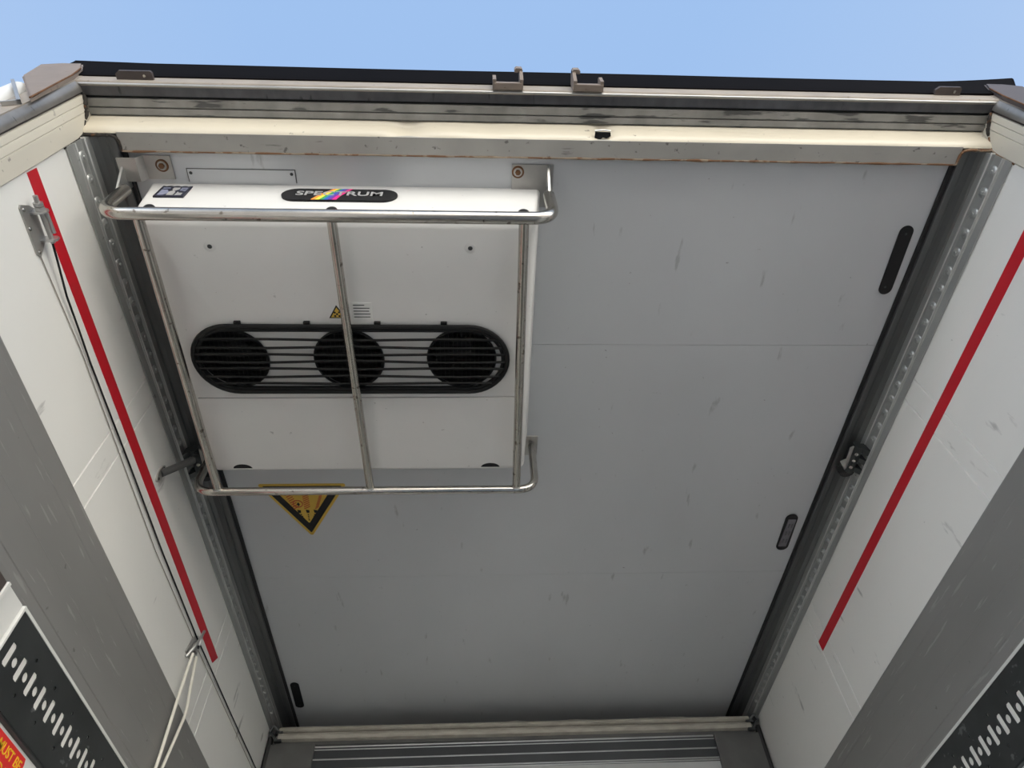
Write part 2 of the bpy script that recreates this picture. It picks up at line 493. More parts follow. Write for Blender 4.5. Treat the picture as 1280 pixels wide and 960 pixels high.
for s, nm in ((-1, 'left'), (1, 'right')):
    bm = B()
    pts = [(s * 1.40, .430), (s * 1.262, .430)]
    link_m = None
    prism(bm, [(s * 1.305, .429), (s * 1.252, .429), (s * 1.252, .445), (s * 1.305, .445)], 'z', ZF, 2.04)
    link('post_flange', bm, M['flange'], fr)
    bm = B(); box(bm, *sorted((s * 1.300, s * 1.338)), .452, .548, ZF, 2.0); link('gap_shade', bm, M['grime_shade'], fr)  # dark filler painting the shade of the gap beside the door tube
    bm = B()
    arc = [(s * (1.262 - .022 * math.sin(a)), .4515 - .022 * math.cos(a)) for a in [k * math.pi / 2 / 8 for k in range(9)]]
    prism(bm, arc + [(s * 1.24, .4575), (s * 1.262, .4575)], 'z', ZF, 1.95)
    link('post_edge', bm, M['postedge'], fr, smooth=True)
    bm = B()
    prism(bm, [(s * 1.247, .455), (s * 1.247, .466), (s * 1.28, .466), (s * 1.28, .455)], 'z', ZF, 1.95)
    link('post_groove', bm, M['brown'], fr)
    bm = B()
    prism(bm, [(s * 1.238, .464), (s * 1.2365, .480), (s * 1.239, .4815), (s * 1.2365, .483), (s * 1.2345, .500), (s * 1.237, .5015), (s * 1.2345, .503), (s * 1.2335, .548), (s * 1.236, .551), (s * 1.30, .551), (s * 1.30, .464)], 'z', ZF, 1.945)
    link('post_reveal', bm, M['cream'], fr)
    # sealant and grime in the upper corner
    bm = B()
    P0 = [(s * 1.236, .464, 1.936), (s * 1.231, .478, 1.926), (s * 1.233, .492, 1.920), (s * 1.230, .506, 1.912), (s * 1.236, .517, 1.905)]
    tube(bm, fillet(P0, .01, 3), .006, 7, rfun=lambda i: .8 + .5 * noise.noise((i * .7, s, 1)))
    link('corner_grime', bm, M['grime_shade'], fr)
    bm = B()
    P1 = [(s * 1.235, .520, 1.900), (s * 1.236, .532, 1.888), (s * 1.2345, .545, 1.874), (s * 1.236, .551, 1.84), (s * 1.238, .5525, 1.80), (s * 1.239, .552, 1.772)]
    tube(bm, fillet(P1, .01, 3), .0045, 7, rfun=lambda i: .8 + .6 * noise.noise((i * .9, s * 2, 4)))
    P2 = [(s * 1.235, .547, 1.869), (s * 1.20, .5475, 1.866), (s * 1.168, .546, 1.8665), (s * 1.152, .551, 1.868), (s * 1.148, .567, 1.868), (s * 1.149, .588, 1.870)]
    tube(bm, fillet(P2, .01, 4), .0045, 7, rfun=lambda i: .9 + .5 * noise.noise((i * .9, s * 2, 8)))
    link('corner_sealant', bm, M['sealant' if s > 0 else 'grime_shade'], fr)

# black gutter lip along the roof edge
bm = B()
rows = []
for i in range(61):
    t = i / 60
    lift = .050 * max(0, (t - .90) / .1) ** 1.5 + .020 * max(0, (.08 - t) / .08) + .003 * math.sin(t * 14)
    y0 = .4265 - .004 * max(0, (t - .9) / .1)
    sc_ = [(.4295, 1.990), (y0, 1.992), (y0 - .001, 2.02), (y0 - .002, 2.125 + lift), (y0 - .003, 2.134 + lift), (.4295, 2.138 + lift)]
    row = []
    for j, (a, b) in enumerate(sc_):
        xe = 1.33 if j < 2 else (1.35 if j == 2 else 1.442)
        row.append(bm.verts.new((-1.345 + (xe + 1.345) * t, a, b)))
    rows.append(row)
for a, b in zip(rows, rows[1:]):
    for j in range(6):
        bm.faces.new((a[j], a[(j + 1) % 6], b[(j + 1) % 6], b[j]))
bm.faces.new(rows[0]); bm.faces.new(rows[-1][::-1])
g = link('roof_gutter', bm, M['gutter'], loc=(0, .42, 1.972))
tag(g, 'black roof edge lip running along the top of the rear frame against the sky', 'roof edge')

# lock rod keepers on the header
def keeper(x0, s, label):
    """s=+1: the tall hooked ear stands on the right."""
    k = thing('lock_rod_keeper', label, 'door keeper', (x0, .42, 1.955), 'lock rod keepers on the header')
    bm = B(); box(bm, x0 - .039, x0 + .039, .412, .430, 1.936, 1.952, .002); link('base_plate', bm, M['cap'], k)
    bm = B(); box(bm, x0 - .032, x0 + .032, .4245, .4295, 1.953, 1.975, .001); link('back_plate', bm, M['cap'], k)
    bm = B()
    xs = x0 - s * .0355
    prism(bm, [(.430, 1.938), (.430, 1.985), (.408, 1.99), (.402, 1.98), (.404, 1.938)], 'x', xs - .0045, xs + .0045)
    link('short_ear', bm, M['cap'], k)
    bm = B()
    xs = x0 + s * .037
    prism(bm, [(.430, 1.938), (.430, 2.0), (.405, 2.012), (.392, 2.012), (.390, 1.99), (.404, 1.938)], 'x', xs - .0045, xs + .0045)
    # curl of the hook, turned towards the short ear
    prism(bm, [(xs + s * .0045, .397), (xs + s * .0045, .390), (xs + s * .001, .3855), (xs - s * .013, .3850), (xs - s * .0175, .389), (xs - s * .0175, .396), (xs - s * .012, .3965), (xs - s * .004, .395)], 'z', 1.985, 2.012)
    link('hooked_ear', bm, M['cap'], k)
keeper(-0.122, 1, 'steel door lock keeper on the header with its tall hook on the right')
keeper(0.096, -1, 'steel door lock keeper on the header with its tall hook on the left')

for x0, x1, zz, lab in ((-1.152, -1.058, 1.962, 'small flat brown plate on the header near the left hinge cap'),
                        (1.086, 1.160, 1.985, 'small flat reddish brown plate on the header near the right corner')):
    bm = B()
    prism(bm, [(x0 + .01, .408), (x1 - .004, .408), (x1, .413), (x1, .431), (x0, .431), (x0, .416)], 'z', zz, zz + .009)
    q = link('cover_plate', bm, M['brown'], loc=((x0 + x1) / 2, .43, zz))
    bmx = B(); disc(bmx, (x1 - .02, .42, zz), (0, 0, -1), .004, .002, 10); link('screw', bmx, M['steel'], q)
    tag(q, lab, 'plate', 'cover plates on the header')

# hinge caps on the outer corners and the doors folded back behind them
def hinge_cap(s, label, material):
    c = thing('hinge_cap', label, 'hinge cover', (s * 1.34, .43, 1.757), 'hinge covers at the roof corners')
    poly = [(-1.269, 1.757), (-1.280, 1.93), (-1.284, 2.0), (-1.300, 2.089), (-1.326, 2.151), (-1.380, 2.150), (-1.432, 2.128), (-1.408, 1.987)]
    poly = [((px + .2003) * .972 - .2003 + .0, pz * .972) for px, pz in poly]
    bm = B()
    a = [bm.verts.new((s * -px, .418, pz)) for px, pz in poly]
    cx, cz = -1.31, 1.93
    b = [bm.verts.new((s * -px, .4285, pz)) for px, pz in poly]
    bm.faces.new(a); bm.faces.new(b[::-1])
    for i in range(len(poly)):
        bm.faces.new((a[i], b[i], b[(i + 1) % len(poly)], a[(i + 1) % len(poly)]))
    bmesh.ops.bevel(bm, geom=[e for e in bm.edges if all(abs(v.co.y - .418) < 1e-5 for v in e.verts)], offset=.004, segments=2, affect='EDGES')
    link('cover', bm, material, c)
    bm = B()   # folded steel bracket along the lower edge of the cap
    e0, e1 = Vector((-1.372, 0, 1.892)), Vector((-1.250, 0, 1.690))
    d = (e1 - e0).normalized(); nrm = Vector((d.z, 0, -d.x))
    p = [e0, e1, e1 + nrm * .008, e0 + nrm * .008]
    prism(bm, [(s * -v.x, v.z) for v in p], 'y', .4185, .4288)
    prism(bm, [(s * -v.x, v.z) for v in (e1 - d * .006, e1, e1 + nrm * .040, e1 + nrm * .040 - d * .006)], 'y', .4185, .428)
    link('bracket', bm, M['plate'], c)
    bm = B()
    tube(bm, [(s * 1.2405, .4185, 1.712), (s * 1.2515, .4185, 1.876), (s * 1.2555, .4185, 1.944), (s * 1.271, .4185, 2.028)], .0022, 6)
    link('rust_edge', bm, M['rust'], c)
hinge_cap(-1, 'beige hinge cover on the upper left corner of the rear frame', M['cap'])
hinge_cap(1, 'dark brown hinge cover on the upper right corner of the rear frame', M['brown'])
for s, n in ((-1, 1), (1, 2)):
    bm = B()
    box(bm, *sorted((s * 1.345, s * 1.395)), .50, 1.70, ZF, 1.90)
    tube(bm, [(s * 1.372, .462, ZF), (s * 1.372, .462, 1.90)], .036, 20)
    struct('door_%d' % n, bm, M['doorwhite'], smooth=True)

# ------------------------------------------------------------------ perforated ceiling rails in both upper corners
def ceiling_rail(s, label):
    y0, y1 = .551, 3.90
    r = thing('ceiling_rail', label, 'rail', (s * 1.22, y0, 1.777), 'partition rails along the ceiling')
    bm = B()   # wall leg: lower flat, recessed strip, upper flat, then the leg on the ceiling
    prof = [(1.238, 1.777), (1.2345, 1.777), (1.2315, 1.800), (1.2275, 1.804), (1.2290, 1.809), (1.2335, 1.811), (1.2300, 1.842), (1.2235, 1.844),
            (1.2210, 1.849), (1.2200, 1.868), (1.238, 1.868)]
    prism(bm, [(s * a, b) for a, b in prof], 'y', y0, y1)
    link('wall_leg', bm, M['rail'], r)
    bm = B()   # hollow leg under the ceiling with a raised rim next to the black strip
    prof = [(1.221, 1.866), (1.216, 1.873), (1.206, 1.879), (1.186, 1.881), (1.182, 1.876), (1.174, 1.874), (1.160, 1.874), (1.156, 1.875), (1.156, 1.887), (1.238, 1.887), (1.238, 1.866)]
    prism(bm, [(s * a, b) for a, b in prof], 'y', y0, y1)
    link('ceiling_leg', bm, M['railshade'], r)
    bm = B()   # bright lips beside the pressed strip
    tube(bm, [(s * 1.2275, y0, 1.8065), (s * 1.2275, y1, 1.8065)], .0022, 6)
    tube(bm, [(s * 1.2235, y0, 1.8465), (s * 1.2235, y1, 1.8465)], .0022, 6)
    link('rail_lip', bm, M['railedge'], r)
    nrm = Vector((-s * 1.0, 0, -.12)).normalized()
    bm = B()   # one pressed boss with its ridge, repeated along the strip
    y = .592
    dome(bm, (s * 1.2322, y, 1.8265), nrm, .0160, .0060, 14, 4)
    disc(bm, (s * 1.2300, y, 1.8265), nrm, .0062, .0062, 10, r2=.0045)
    prism(bm, [(y + .006, 1.8125), (y + .0175, 1.8125), (y + .0175, 1.8415), (y + .006, 1.8415), (y + .0150, 1.8265)], 'x', *sorted((s * 1.2345, s * 1.2285)))
    boss = link('pressed_boss', bm, M['rail'], r, smooth=True)
    for k in range(1, 46):
        c = boss.copy(); c.location.y += .0612 * k; c.parent = r
        COL.objects.link(c)
    bm = B()   # black strip next to the roof panel
    box(bm, *sorted((s * 1.1575, s * 1.144)), .588, y1, 1.882, 1.8905)
    link('black_strip', bm, M['rubber'], r)
    bm = B(); box(bm, *sorted((s * 1.232, s * 1.221)), y0 - .003, y0 + .003, 1.846, 1.849); link('end_tag', bm, M['paper'], r)
    return r
ceiling_rail(-1, 'grey pressed aluminium rail in the left corner between wall and ceiling')
ceiling_rail(1, 'grey pressed aluminium rail in the right corner between wall and ceiling')

# rail trolleys
def trolley(s, label):
    t = thing('rail_trolley', label, 'rail fitting', (s * 1.20, 1.68, 1.80), 'trolleys on the ceiling rails')
    y0 = 1.60
    bm = B()
    prism(bm, [(s * 1.206, 1.863), (s * 1.186, 1.860), (s * 1.180, 1.840), (s * 1.190, 1.822), (s * 1.206, 1.822)], 'y', y0 + .01, y0 + .135)
    link('body', bm, M['track'], t)
    for k in range(3):
        bm = B()
        yy = y0 + .012 + k * .047
        prism(bm, [(s * 1.200, 1.852), (s * 1.204, 1.826), (s * 1.224, 1.806), (s * 1.228, 1.812), (s * 1.224, 1.850)], 'y', yy, yy + .022)
        link('claw', bm, M['track'], t)
    bm = B()
    pl = [(1.178, y0 + .012), (1.166, y0 + .020), (1.170, y0 + .075), (1.150, y0 + .088), (1.178, y0 + .128), (1.184, y0 + .120)]
    prism(bm, [(s * a, b) for a, b in pl], 'z', 1.834, 1.839)
    link('latch_plate', bm, M['plate'], t)
    for k in range(3):
        bm = B()
        dome(bm, (s * 1.190, y0 + .04 + k * .032, 1.8215), (-s * .3, 0, -1), .0075, .005, 12, 4)
        link('rivet', bm, M['steel'], t)
    bm = B()
    prism(bm, [(s * (1.186 + .028 * math.cos(a)), y0 + .135 + .022 * math.sin(a)) for a in [math.pi * k / 10 for k in range(11)]], 'z', 1.826, 1.86)
    link('end_roller', bm, M['rubber'], t)
trolley(1, 'dark three-clawed trolley clamped on the right ceiling rail')
trolley(-1, 'dark trolley on the left ceiling rail behind the rear guard bar')

# ------------------------------------------------------------------ grey rubbing bands, cargo tracks, red stripes
for s, sd in ((-1, 'left'), (1, 'right')):
    bm = B()
    pr = [(1.2399, .996), (1.2345, .998), (1.233, 1.010), (1.2345, 1.034), (1.2325, 1.036), (1.2330, 1.120), (1.2322, 1.122), (1.2335, 1.124), (1.2325, 1.235), (1.2338, 1.240), (1.2330, 1.292), (1.2355, 1.298), (1.2399, 1.300)]
    prism(bm, [(s * a, b) for a, b in pr], 'y', .552, 3.9)
    o = link('rubbing_band', bm, M['scuff'], loc=(s * 1.24, .552, .996))
    tag(o, 'wide scuffed grey metal band along the %s wall' % sd, 'wall band', 'grey metal bands on the walls')
    bm = B()
    a0, a1 = (.556, 2.475) if s < 0 else (.556, 2.535)
    xx0, xx1 = s * 1.2403, s * 1.2388
    va = []
    for xv in (xx0, xx1):
        va.append([bm.verts.new((xv, a0, 1.597)), bm.verts.new((xv, a0 + .002, 1.638)), bm.verts.new((xv, a1 + (.035 if s < 0 else 0), 1.6385 if s > 0 else 1.602)), bm.verts.new((xv, a1, 1.595 if s > 0 else 1.558))])
    bm.faces.new(va[0]); bm.faces.new(va[1][::-1])
    for i in range(4):
        bm.faces.new((va[0][i], va[1][i], va[1][(i + 1) % 4], va[0][(i + 1) % 4]))
    o = link('load_line_stripe', bm, M['red'], loc=(s * 1.24, a0, 1.6))
    tag(o, 'long narrow red tape stripe on the %s wall' % sd, 'tape stripe', 'red load line stripes')

def load_track(s, label):
    y0, y1 = 1.346, 2.60
    t = thing('load_track', label, 'cargo track', (s * 1.24, y0, .81), 'perforated cargo tracks')
    holes = []
    k = 0
    y = 1.618 - 4 * .0588
    def w(y, z): return (y, z)
    while y < y1 - .03:
        # upright slot with rounded corners
        a, b, c, d, r = y - .0105, y + .0105, .874, .9265, .004
        holes.append([(a + r, c), (b - r, c), (b, c + r), (b, d - r), (b - r, d), (a + r, d), (a, d - r), (a, c + r)])
        if y + .045 < y1: holes.append(circle2(y + .0294, .899, .0112, 14))
        if k % 2 == 1:
            holes.append(circle2(y + .035, .9445, .0045, 8))
            holes.append(circle2(y + .028, .856, .0045, 8))
        y += .0588; k += 1
    bm = B()
    plate_with_holes(bm, [(y0, .812), (y1, .812), (y1, .990), (y0, .990)], holes, lambda p: (s * 1.2240, p[0], p[1]), (s * .0028, 0, 0))
    link('perforated_plate', bm, M['track'], t)
    bm = B(); box(bm, *sorted((s * 1.2275, s * 1.2400)), y0, y1, .868, .932); link('white_backing', bm, M['backing'], t)
    bm = B()
    box(bm, *sorted((s * 1.226, s * 1.2405)), y0, y1, .988, .9945)
    box(bm, *sorted((s * 1.222, s * 1.226)), y0, y1, .986, .9935)
    link('upper_lip', bm, M['paper'], t)
    bm = B()
    box(bm, *sorted((s * 1.226, s * 1.2405)), y0, y1, .808, .813)
    link('lower_lip', bm, M['track'], t)
    bm = B()
    box(bm, *sorted((s * 1.222, s * 1.2405)), y0 - .006, y0, .808, .994)
    link('end_cap', bm, M['paper'], t)
load_track(-1, 'dark perforated cargo track with slots along the lower left wall')
load_track(1, 'dark perforated cargo track with slots along the lower right wall')

# white cover board and brown edge in front of the left track
bm = B(); box(bm, -1.2405, -1.229, 1.262, 1.338, .82, .9945, .002)
o = link('cover_board', bm, M['paper'], loc=(-1.235, 1.30, .82)); tag(o, 'plain white cover board in front of the left cargo track', 'cover board')
bm = B(); box(bm, -1.2405, -1.226, 1.16, 1.250, .85, .990, .002)
bm2 = B(); box(bm2, -1.2405, -1.222, 1.251, 1.261, .62, .992, .001)
o = link('end_profile', bm, M['brown'], loc=(-1.235, 1.25, .82)); link('edge_strip', bm2, M['paper'], o)
tag(o, 'dark brown profile end at the left edge below the grey band', 'profile')

# red instruction sign under the left track
sg = thing('instruction_sign', 'red wall sign with yellow capital letters under the left cargo track', 'sign', (-1.24, 1.40, .55))
bm = B(); box(bm, -1.2405, -1.2370, 1.05, 1.90, .50, .8075); link('backing', bm, M['paper'], sg)
bm = B()
pts = [(1.10, .52), (1.636, .52), (1.6465, .535), (1.6465, .790), (1.641, .8005), (1.10, .8005)]
prism(bm, pts, 'x', -1.2375, -1.2362); link('red_field', bm, M['signred'], sg)
def left_wall_mx(y, z, x=-1.2358):
    # letters run towards +Y, their tops towards +Z, facing +X
    return Matrix.Translation((x, y, z)) @ Matrix(((0, 0, 1, 0), (1, 0, 0, 0), (0, 1, 0, 0), (0, 0, 0, 1)))
text_mesh('lettering', 'MUST BE', .030, M['yellow'], left_wall_mx(1.636, .779), sg, sx=1.0, offset=.0002, align='RIGHT')
text_mesh('lettering', 'DAL', .030, M['yellow'], left_wall_mx(1.612, .745), sg, sx=1.0, offset=.0002, align='RIGHT')

# ------------------------------------------------------------------ refrigeration unit hung under the ceiling
EX0, EX1, EY0, EY1, EZ = -1.090, -0.042, .686, 1.597, 1.700
ev = thing('evaporator_unit', 'white cooling unit with three black fan openings fixed under the ceiling', 'cooling unit', (-.57, 1.14, ZC))
FANS = [(-.920, 1.137), (-.583, 1.137), (-.250, 1.135)]
FR = .101
bm = B()
def rr_loop(z, inset_x, y0, y1, rad=.03, n=6):
    x0, x1 = EX0 + inset_x, EX1 - inset_x
    L = []
    rad = .012 if True else rad
    for cx, cy, a0 in ((x1 - rad, y1 - rad, 0), (x0 + rad, y1 - rad, 90), (x0 + rad, y0 + rad, 180), (x1 - rad, y0 + rad, 270)):
        for k in range(n + 1):
            a = math.radians(a0 + 90 * k / n)
            L.append((cx + rad * math.cos(a), cy + rad * math.sin(a), z))
    return L
levels = [(ZC + .002, -.018, EY0 - .004, EY1), (1.84, -.010, EY0 - .002, EY1), (1.755, 0, EY0, EY1), (1.738, .001, EY0 + .003, EY1 - .001), (1.722, .004, EY0 + .009, EY1 - .003), (1.710, .009, EY0 + .018, EY1 - .006), (1.703, .017, EY0 + .030, EY1 - .010), (EZ, .028, EY0 + .042, EY1 - .016)]
prev = None
for z, ins, ya, yb in levels:
    cur = [bm.verts.new(p) for p in rr_loop(z, ins, ya, yb)]
    if prev:
        for i in range(len(cur)):
            bm.faces.new((prev[i], prev[(i + 1) % len(cur)], cur[(i + 1) % len(cur)], cur[i]))
    prev = cur
oe = [bm.edges.get((prev[i], prev[(i + 1) % len(prev)])) for i in range(len(prev))]
hole_edges = []
def cut(loop2, depth):
    v = [bm.verts.new((a, b, EZ)) for a, b in loop2]
    es = [bm.edges.new((v[i], v[(i + 1) % len(v)])) for i in range(len(v))]
    hole_edges.extend(es)
    w = [bm.verts.new((a, b, EZ + depth)) for a, b in loop2]
    for i in range(len(v)):
        bm.faces.new((v[i], v[(i + 1) % len(v)], w[(i + 1) % len(v)], w[i]))
for fx, fy in FANS: cut(circle2(fx, fy, FR, 48), .006)
# the long panel joint is a shallow groove line cut through the skin
cut([(EX0 + .03, 1.2830), (EX1 - .03, 1.2790), (EX1 - .03, 1.2828), (EX0 + .03, 1.2870)], .006)
for cx in (-.982, -.160):   # two half-moon drain openings at the back edge
    cut([(cx + .032 * math.cos(a), 1.5795 - .020 * math.sin(a)) for a in [math.pi * k / 12 for k in range(13)]][::-1], .02)
bmesh.ops.triangle_fill(bm, use_beauty=True, use_dissolve=False, edges=oe + hole_edges)
for f in bm.faces: f.smooth = False
hs = link('housing', bm, M['white'], ev, smooth=True)
bm = B(); box(bm, EX0 + .035, EX1 - .035, 1.277, 1.292, EZ + .006, EZ + .01); link('joint_backing', bm, M['black'], hs)
for cx in (-.982, -.160):
    bm = B(); box(bm, cx - .036, cx + .036, 1.556, 1.5805, EZ + .002, EZ + .03); link('drain_well', bm, M['black'], hs)
# two dimpled screws
for x0, y0 in ((-.910, .782), (-.222, .780)):
    bm = B(); disc(bm, (x0, y0, EZ + .0005), (0, 0, -1), .019, .0012, 24, r2=.012); link('dimple', bm, M['white'], hs)
    bm = B(); dome(bm, (x0, y0, EZ - .0006), (0, 0, -1), .0065, .003, 12, 3); link('screw', bm, M['track'], hs)
# black clips on the lower front edge
for x0 in (-1.053, -.585, -.080):
    bm = B(); dome(bm, (x0, EY0 + .006, 1.728), (0, -1, -.35), .0165, .009, 18, 4); link('clip', bm, M['black'], hs)
# fans behind the holes
for fx, fy in FANS:
    bm = B()
    n = 40
    r0, r1 = FR + .001, FR - .010
    a = [bm.verts.new((fx + r0 * math.cos(2 * math.pi * k / n), fy + r0 * math.sin(2 * math.pi * k / n), EZ + .004)) for k in range(n)]
    b = [bm.verts.new((fx + r0 * math.cos(2 * math.pi * k / n), fy + r0 * math.sin(2 * math.pi * k / n), EZ + .15)) for k in range(n)]
    for k in range(n): bm.faces.new((a[k], a[(k + 1) % n], b[(k + 1) % n], b[k]))
    bm.faces.new(b)
    fan = link('fan', bm, M['black'], ev)
    bm = B(); disc(bm, (fx, fy, EZ + .05), (0, 0, 1), .032, .06, 24); link('hub', bm, M['black'], fan)
    for k in range(5):
        bm = B()
        a0 = 2 * math.pi * k / 5
        g4 = []
        for rr, zz, sp in ((.03, .055, .35), (.06, .05, .45), (.093, .05, .42)):
            g4.append([bm.verts.new((fx + rr * math.cos(a0 + t * sp), fy + rr * math.sin(a0 + t * sp), EZ + zz + .016 * t + .012)) for t in (-1, -.3, .3, 1)])
        for p, q in zip(g4, g4[1:]):
            for j in range(3): bm.faces.new((p[j], p[j + 1], q[j + 1], q[j]))
        bmesh.ops.solidify(bm, geom=bm.faces[:], thickness=.003)
        link('blade', bm, M['black'], fan)
    # square wire guard over the opening
    bm = B()
    for k in range(-7, 8):
        o_ = k * .0128
        h = math.sqrt(max(0, (FR - .003) ** 2 - o_ ** 2))
        if h < .01: continue
        tube(bm, [(fx + o_, fy - h, EZ + .010), (fx + o_, fy + h, EZ + .010)], .0009, 5)
        tube(bm, [(fx - h, fy + o_, EZ + .012), (fx + h, fy + o_, EZ + .012)], .0009, 5)
    link('fan_guard', bm, M['mesh'], fan)
    bm = B(); ring(bm, [(p[0], p[1], EZ - .004) for p in circle2(fx, fy, FR - .001, 48)], .0042, 8); link('collar', bm, M['wire'], fan)
# long black wire grille
gr = None
bm = B()
so = stadium(-1.032, -.114, 1.022, 1.252, 20)
ring(bm, [(a, b, EZ - .010) for a, b in so], .0075, 8)
si = stadium(-1.020, -.126, 1.034, 1.240, 20)
ring(bm, [(a, b, EZ - .008) for a, b in si], .006, 8)
gr = link('grille_ring', bm, M['wire'], ev, smooth=True)
wy = [1.064, 1.091, 1.116, 1.141, 1.166, 1.194, 1.220]
for i, yy in enumerate(wy):
    r = .109; cy = 1.137
    h = math.sqrt(max(1e-4, r * r - (yy - cy) ** 2))
    xa, xb = -1.032 + .115 - h, -.114 - .115 + h
    pts = []
    for k in range(41):
        t = k / 40
        bow = .004 * math.sin(3 * math.pi * t) * (1 if i % 2 else -.7) * (1 if i != 3 else 1.3)
        pts.append((xa + (xb - xa) * t, yy + bow * .6, EZ - .013))
    bm = B(); tube(bm, pts, .0043, 6); link('grille_wire', bm, M['wire'], ev)
for x0 in (-.885, -.690, -.490, -.300):
    bm = B(); box(bm, x0 - .009, x0 + .009, 1.008, 1.026, EZ - .010, EZ, .001); link('grille_clip', bm, M['wire'], ev)
# oval name badge with a rainbow sweep
def front_mx(x, z, y):
    # letters run towards +X, tops towards +Z, facing -Y
    return Matrix.Translation((x, y, z)) @ Matrix(((1, 0, 0, 0), (0, 0, -1, 0), (0, 1, 0, 0), (0, 0, 0, 1)))
yb = EY0 - .0045
bm = B(); prism(bm, stadium(-.733, -.421, 1.776, 1.858, 18), 'y', yb - .002, yb + .006)
bd = link('name_badge', bm, M['black'], ev)
def sweep(u):
    """Centre line of the rainbow from lower left to upper right, 0..1."""
    return (-.614 + .040 * u ** 1.3, 1.7768 + .0805 * u)
cols = ['orange', 'lemon', 'green', 'blue', 'violet', 'pink']
for i, cn in enumerate(cols):
    bm = B()
    lo, hi = -.033 + i * .0112, -.033 + (i + 1) * .0112
    L, Rr = [], []
    for k in range(11):
        u = k / 10
        cx, cz = sweep(u)
        nar = 1.0 - .22 * u
        L.append((cx + lo * nar, cz)); Rr.append((cx + hi * nar, cz))
    prism(bm, L + Rr[::-1], 'y', yb - .0028, yb - .0018)
    link('rainbow_band', bm, M[cn], bd)
text_mesh('lettering', 'SPECTRUM', .0415, M['silver'], front_mx(-.577, 1.8185, yb - .0034), bd, sx=1.17, offset=.0006)
# square emblem with a wavy top edge
bm = B()
top = [(-1.064 + .079 * k / 32, 1.864 + .004 * abs(math.cos(math.pi * 4 * k / 32)) ** 1.0) for k in range(33)]
prism(bm, [(-.985, 1.790), (-1.064, 1.790)] + top, 'y', yb - .001, yb + .006)
em = link('emblem', bm, M['navy'], ev)
def eq(poly, m):
    bm = B(); prism(bm, [(-1.064 + .079 * a, 1.790 + .074 * b) for a, b in poly], 'y', yb - .002, yb - .0008); link('emblem_mark', bm, M[m], em)
eq([(.10, .72), (.34, .72), (.34, .84), (.10, .84)], 'blueprint')
eq([(.10, .10), (.30, .10), (.42, .36), (.30, .62), (.10, .62)], 'blueprint')
eq([(.40, .10), (.62, .10), (.62, .42), (.54, .52), (.66, .66), (.66, .84), (.44, .84), (.44, .66), (.50, .54), (.40, .42)], 'silver')
eq([(.68, .10), (.88, .10), (.88, .32), (.76, .32), (.70, .44)], 'silver')
eq([(.72, .56), (.92, .48), (.92, .84), (.72, .84)], 'blueprint')
eq([(.78, .60), (.90, .60), (.90, .68), (.78, .68)], 'navy')
# little warning triangle and a small notice on the underside
bm = B(); prism(bm, [(-.625, .9985), (-.577, .9985), (-.601, .9565)], 'z', EZ - .0012, EZ + .001); ws = link('warning_sticker', bm, M['black'], ev)
bm = B(); prism(bm, [(-.619, .9955), (-.583, .9955), (-.601, .9635)], 'z', EZ - .0018, EZ - .001); link('yellow_field', bm, M['warn'], ws)
bm = B()
for dx, dy in ((0, 0), (.006, .006), (-.006, .006), (.006, -.006), (-.006, -.005)):
    disc(bm, (-.601 + dx, .985 + dy, EZ - .0016), (0, 0, -1), .0032, .0006, 8)
link('fan_symbol', bm, M['black'], ws)
bm = B(); box(bm, -.556, -.502, .948, 1.003, EZ - .0008, EZ + .001); nt_ = link('notice_sticker', bm, M['paper'], ev)
bm = B()
for k, (a, b) in enumerate(((-.554, -.522), (-.554, -.508), (-.554, -.510), (-.554, -.507), (-.554, -.508))):
    box(bm, a, b, .955 + k * .0095, .9575 + k * .0095, EZ - .0014, EZ - .0006)
link('print_line', bm, M['track'], nt_)

# ------------------------------------------------------------------ tubular guard frame around the unit
gf = thing('guard_frame', 'stainless tube guard cage around the white cooling unit', 'guard rail', (-.575, 1.15, ZC))
ZT = 1.655
XL, XR = -1.143, -.006
for nm, yy, r, zt in (('front_bar', .675, .0165, 1.815), ('rear_bar', 1.640, .0135, 1.878)):
    bm = B()
    tube(bm, fillet([(XL, yy, zt), (XL, yy, ZT), (XR, yy, ZT), (XR, yy, zt)], .065, 10), r, 16)
    link(nm, bm, M['steel'], gf, smooth=True)
for xa, xb, r in ((-1.051, -1.063, .0135), (-.573, -.562, .0130), (-.083, -.072, .0135)):
    bm = B(); tube(bm, [(xa, .675, ZT + .004), (xb, 1.640, ZT + .004)], r, 14); o = link('cross_tube', bm, M['steel'], gf, smooth=True)
    bm = B(); ring(bm, [(xb + .0145 * math.cos(2 * math.pi * k / 14), 1.627, ZT + .004 + .0145 * math.sin(2 * math.pi * k / 14)) for k in range(14)], .0028, 6); link('weld', bm, M['alu'], o)
def mount(x0, x1, y0, y1, bolt, zz, fold=None):
    bm = B()
    if fold:
        prism(bm, [(x0, 1.860), (fold - .004, 1.860), (fold + .008, zz), (x1, zz), (x1, zz + .005), (fold + .006, zz + .005), (fold - .006, 1.865), (x0, 1.865)], 'y', y0, y1)
    else:
        box(bm, x0, x1, y0, y1, zz, zz + .006, .001)
    p = link('mounting_plate', bm, M['plate'], gf)
    if bolt:
        bm = B(); ring(bm, [(bolt[0] + .0145 * math.cos(2 * math.pi * k / 20), bolt[1] + .0145 * math.sin(2 * math.pi * k / 20), zz - .0005) for k in range(20)], .0032, 6); link('washer', bm, M['rust'], p, smooth=True)
        bm = B(); disc(bm, (bolt[0], bolt[1], zz), (0, 0, -1), .0125, .003, 20); link('washer_plate', bm, M['plate'], p)
        bm = B(); disc(bm, (bolt[0], bolt[1], zz - .002), (0, 0, -1), .0078, .006, 6); link('bolt', bm, M['rust'], p)
mount(-1.166, -1.034, .604, .668, (-1.060, .630), 1.884, fold=-1.112)
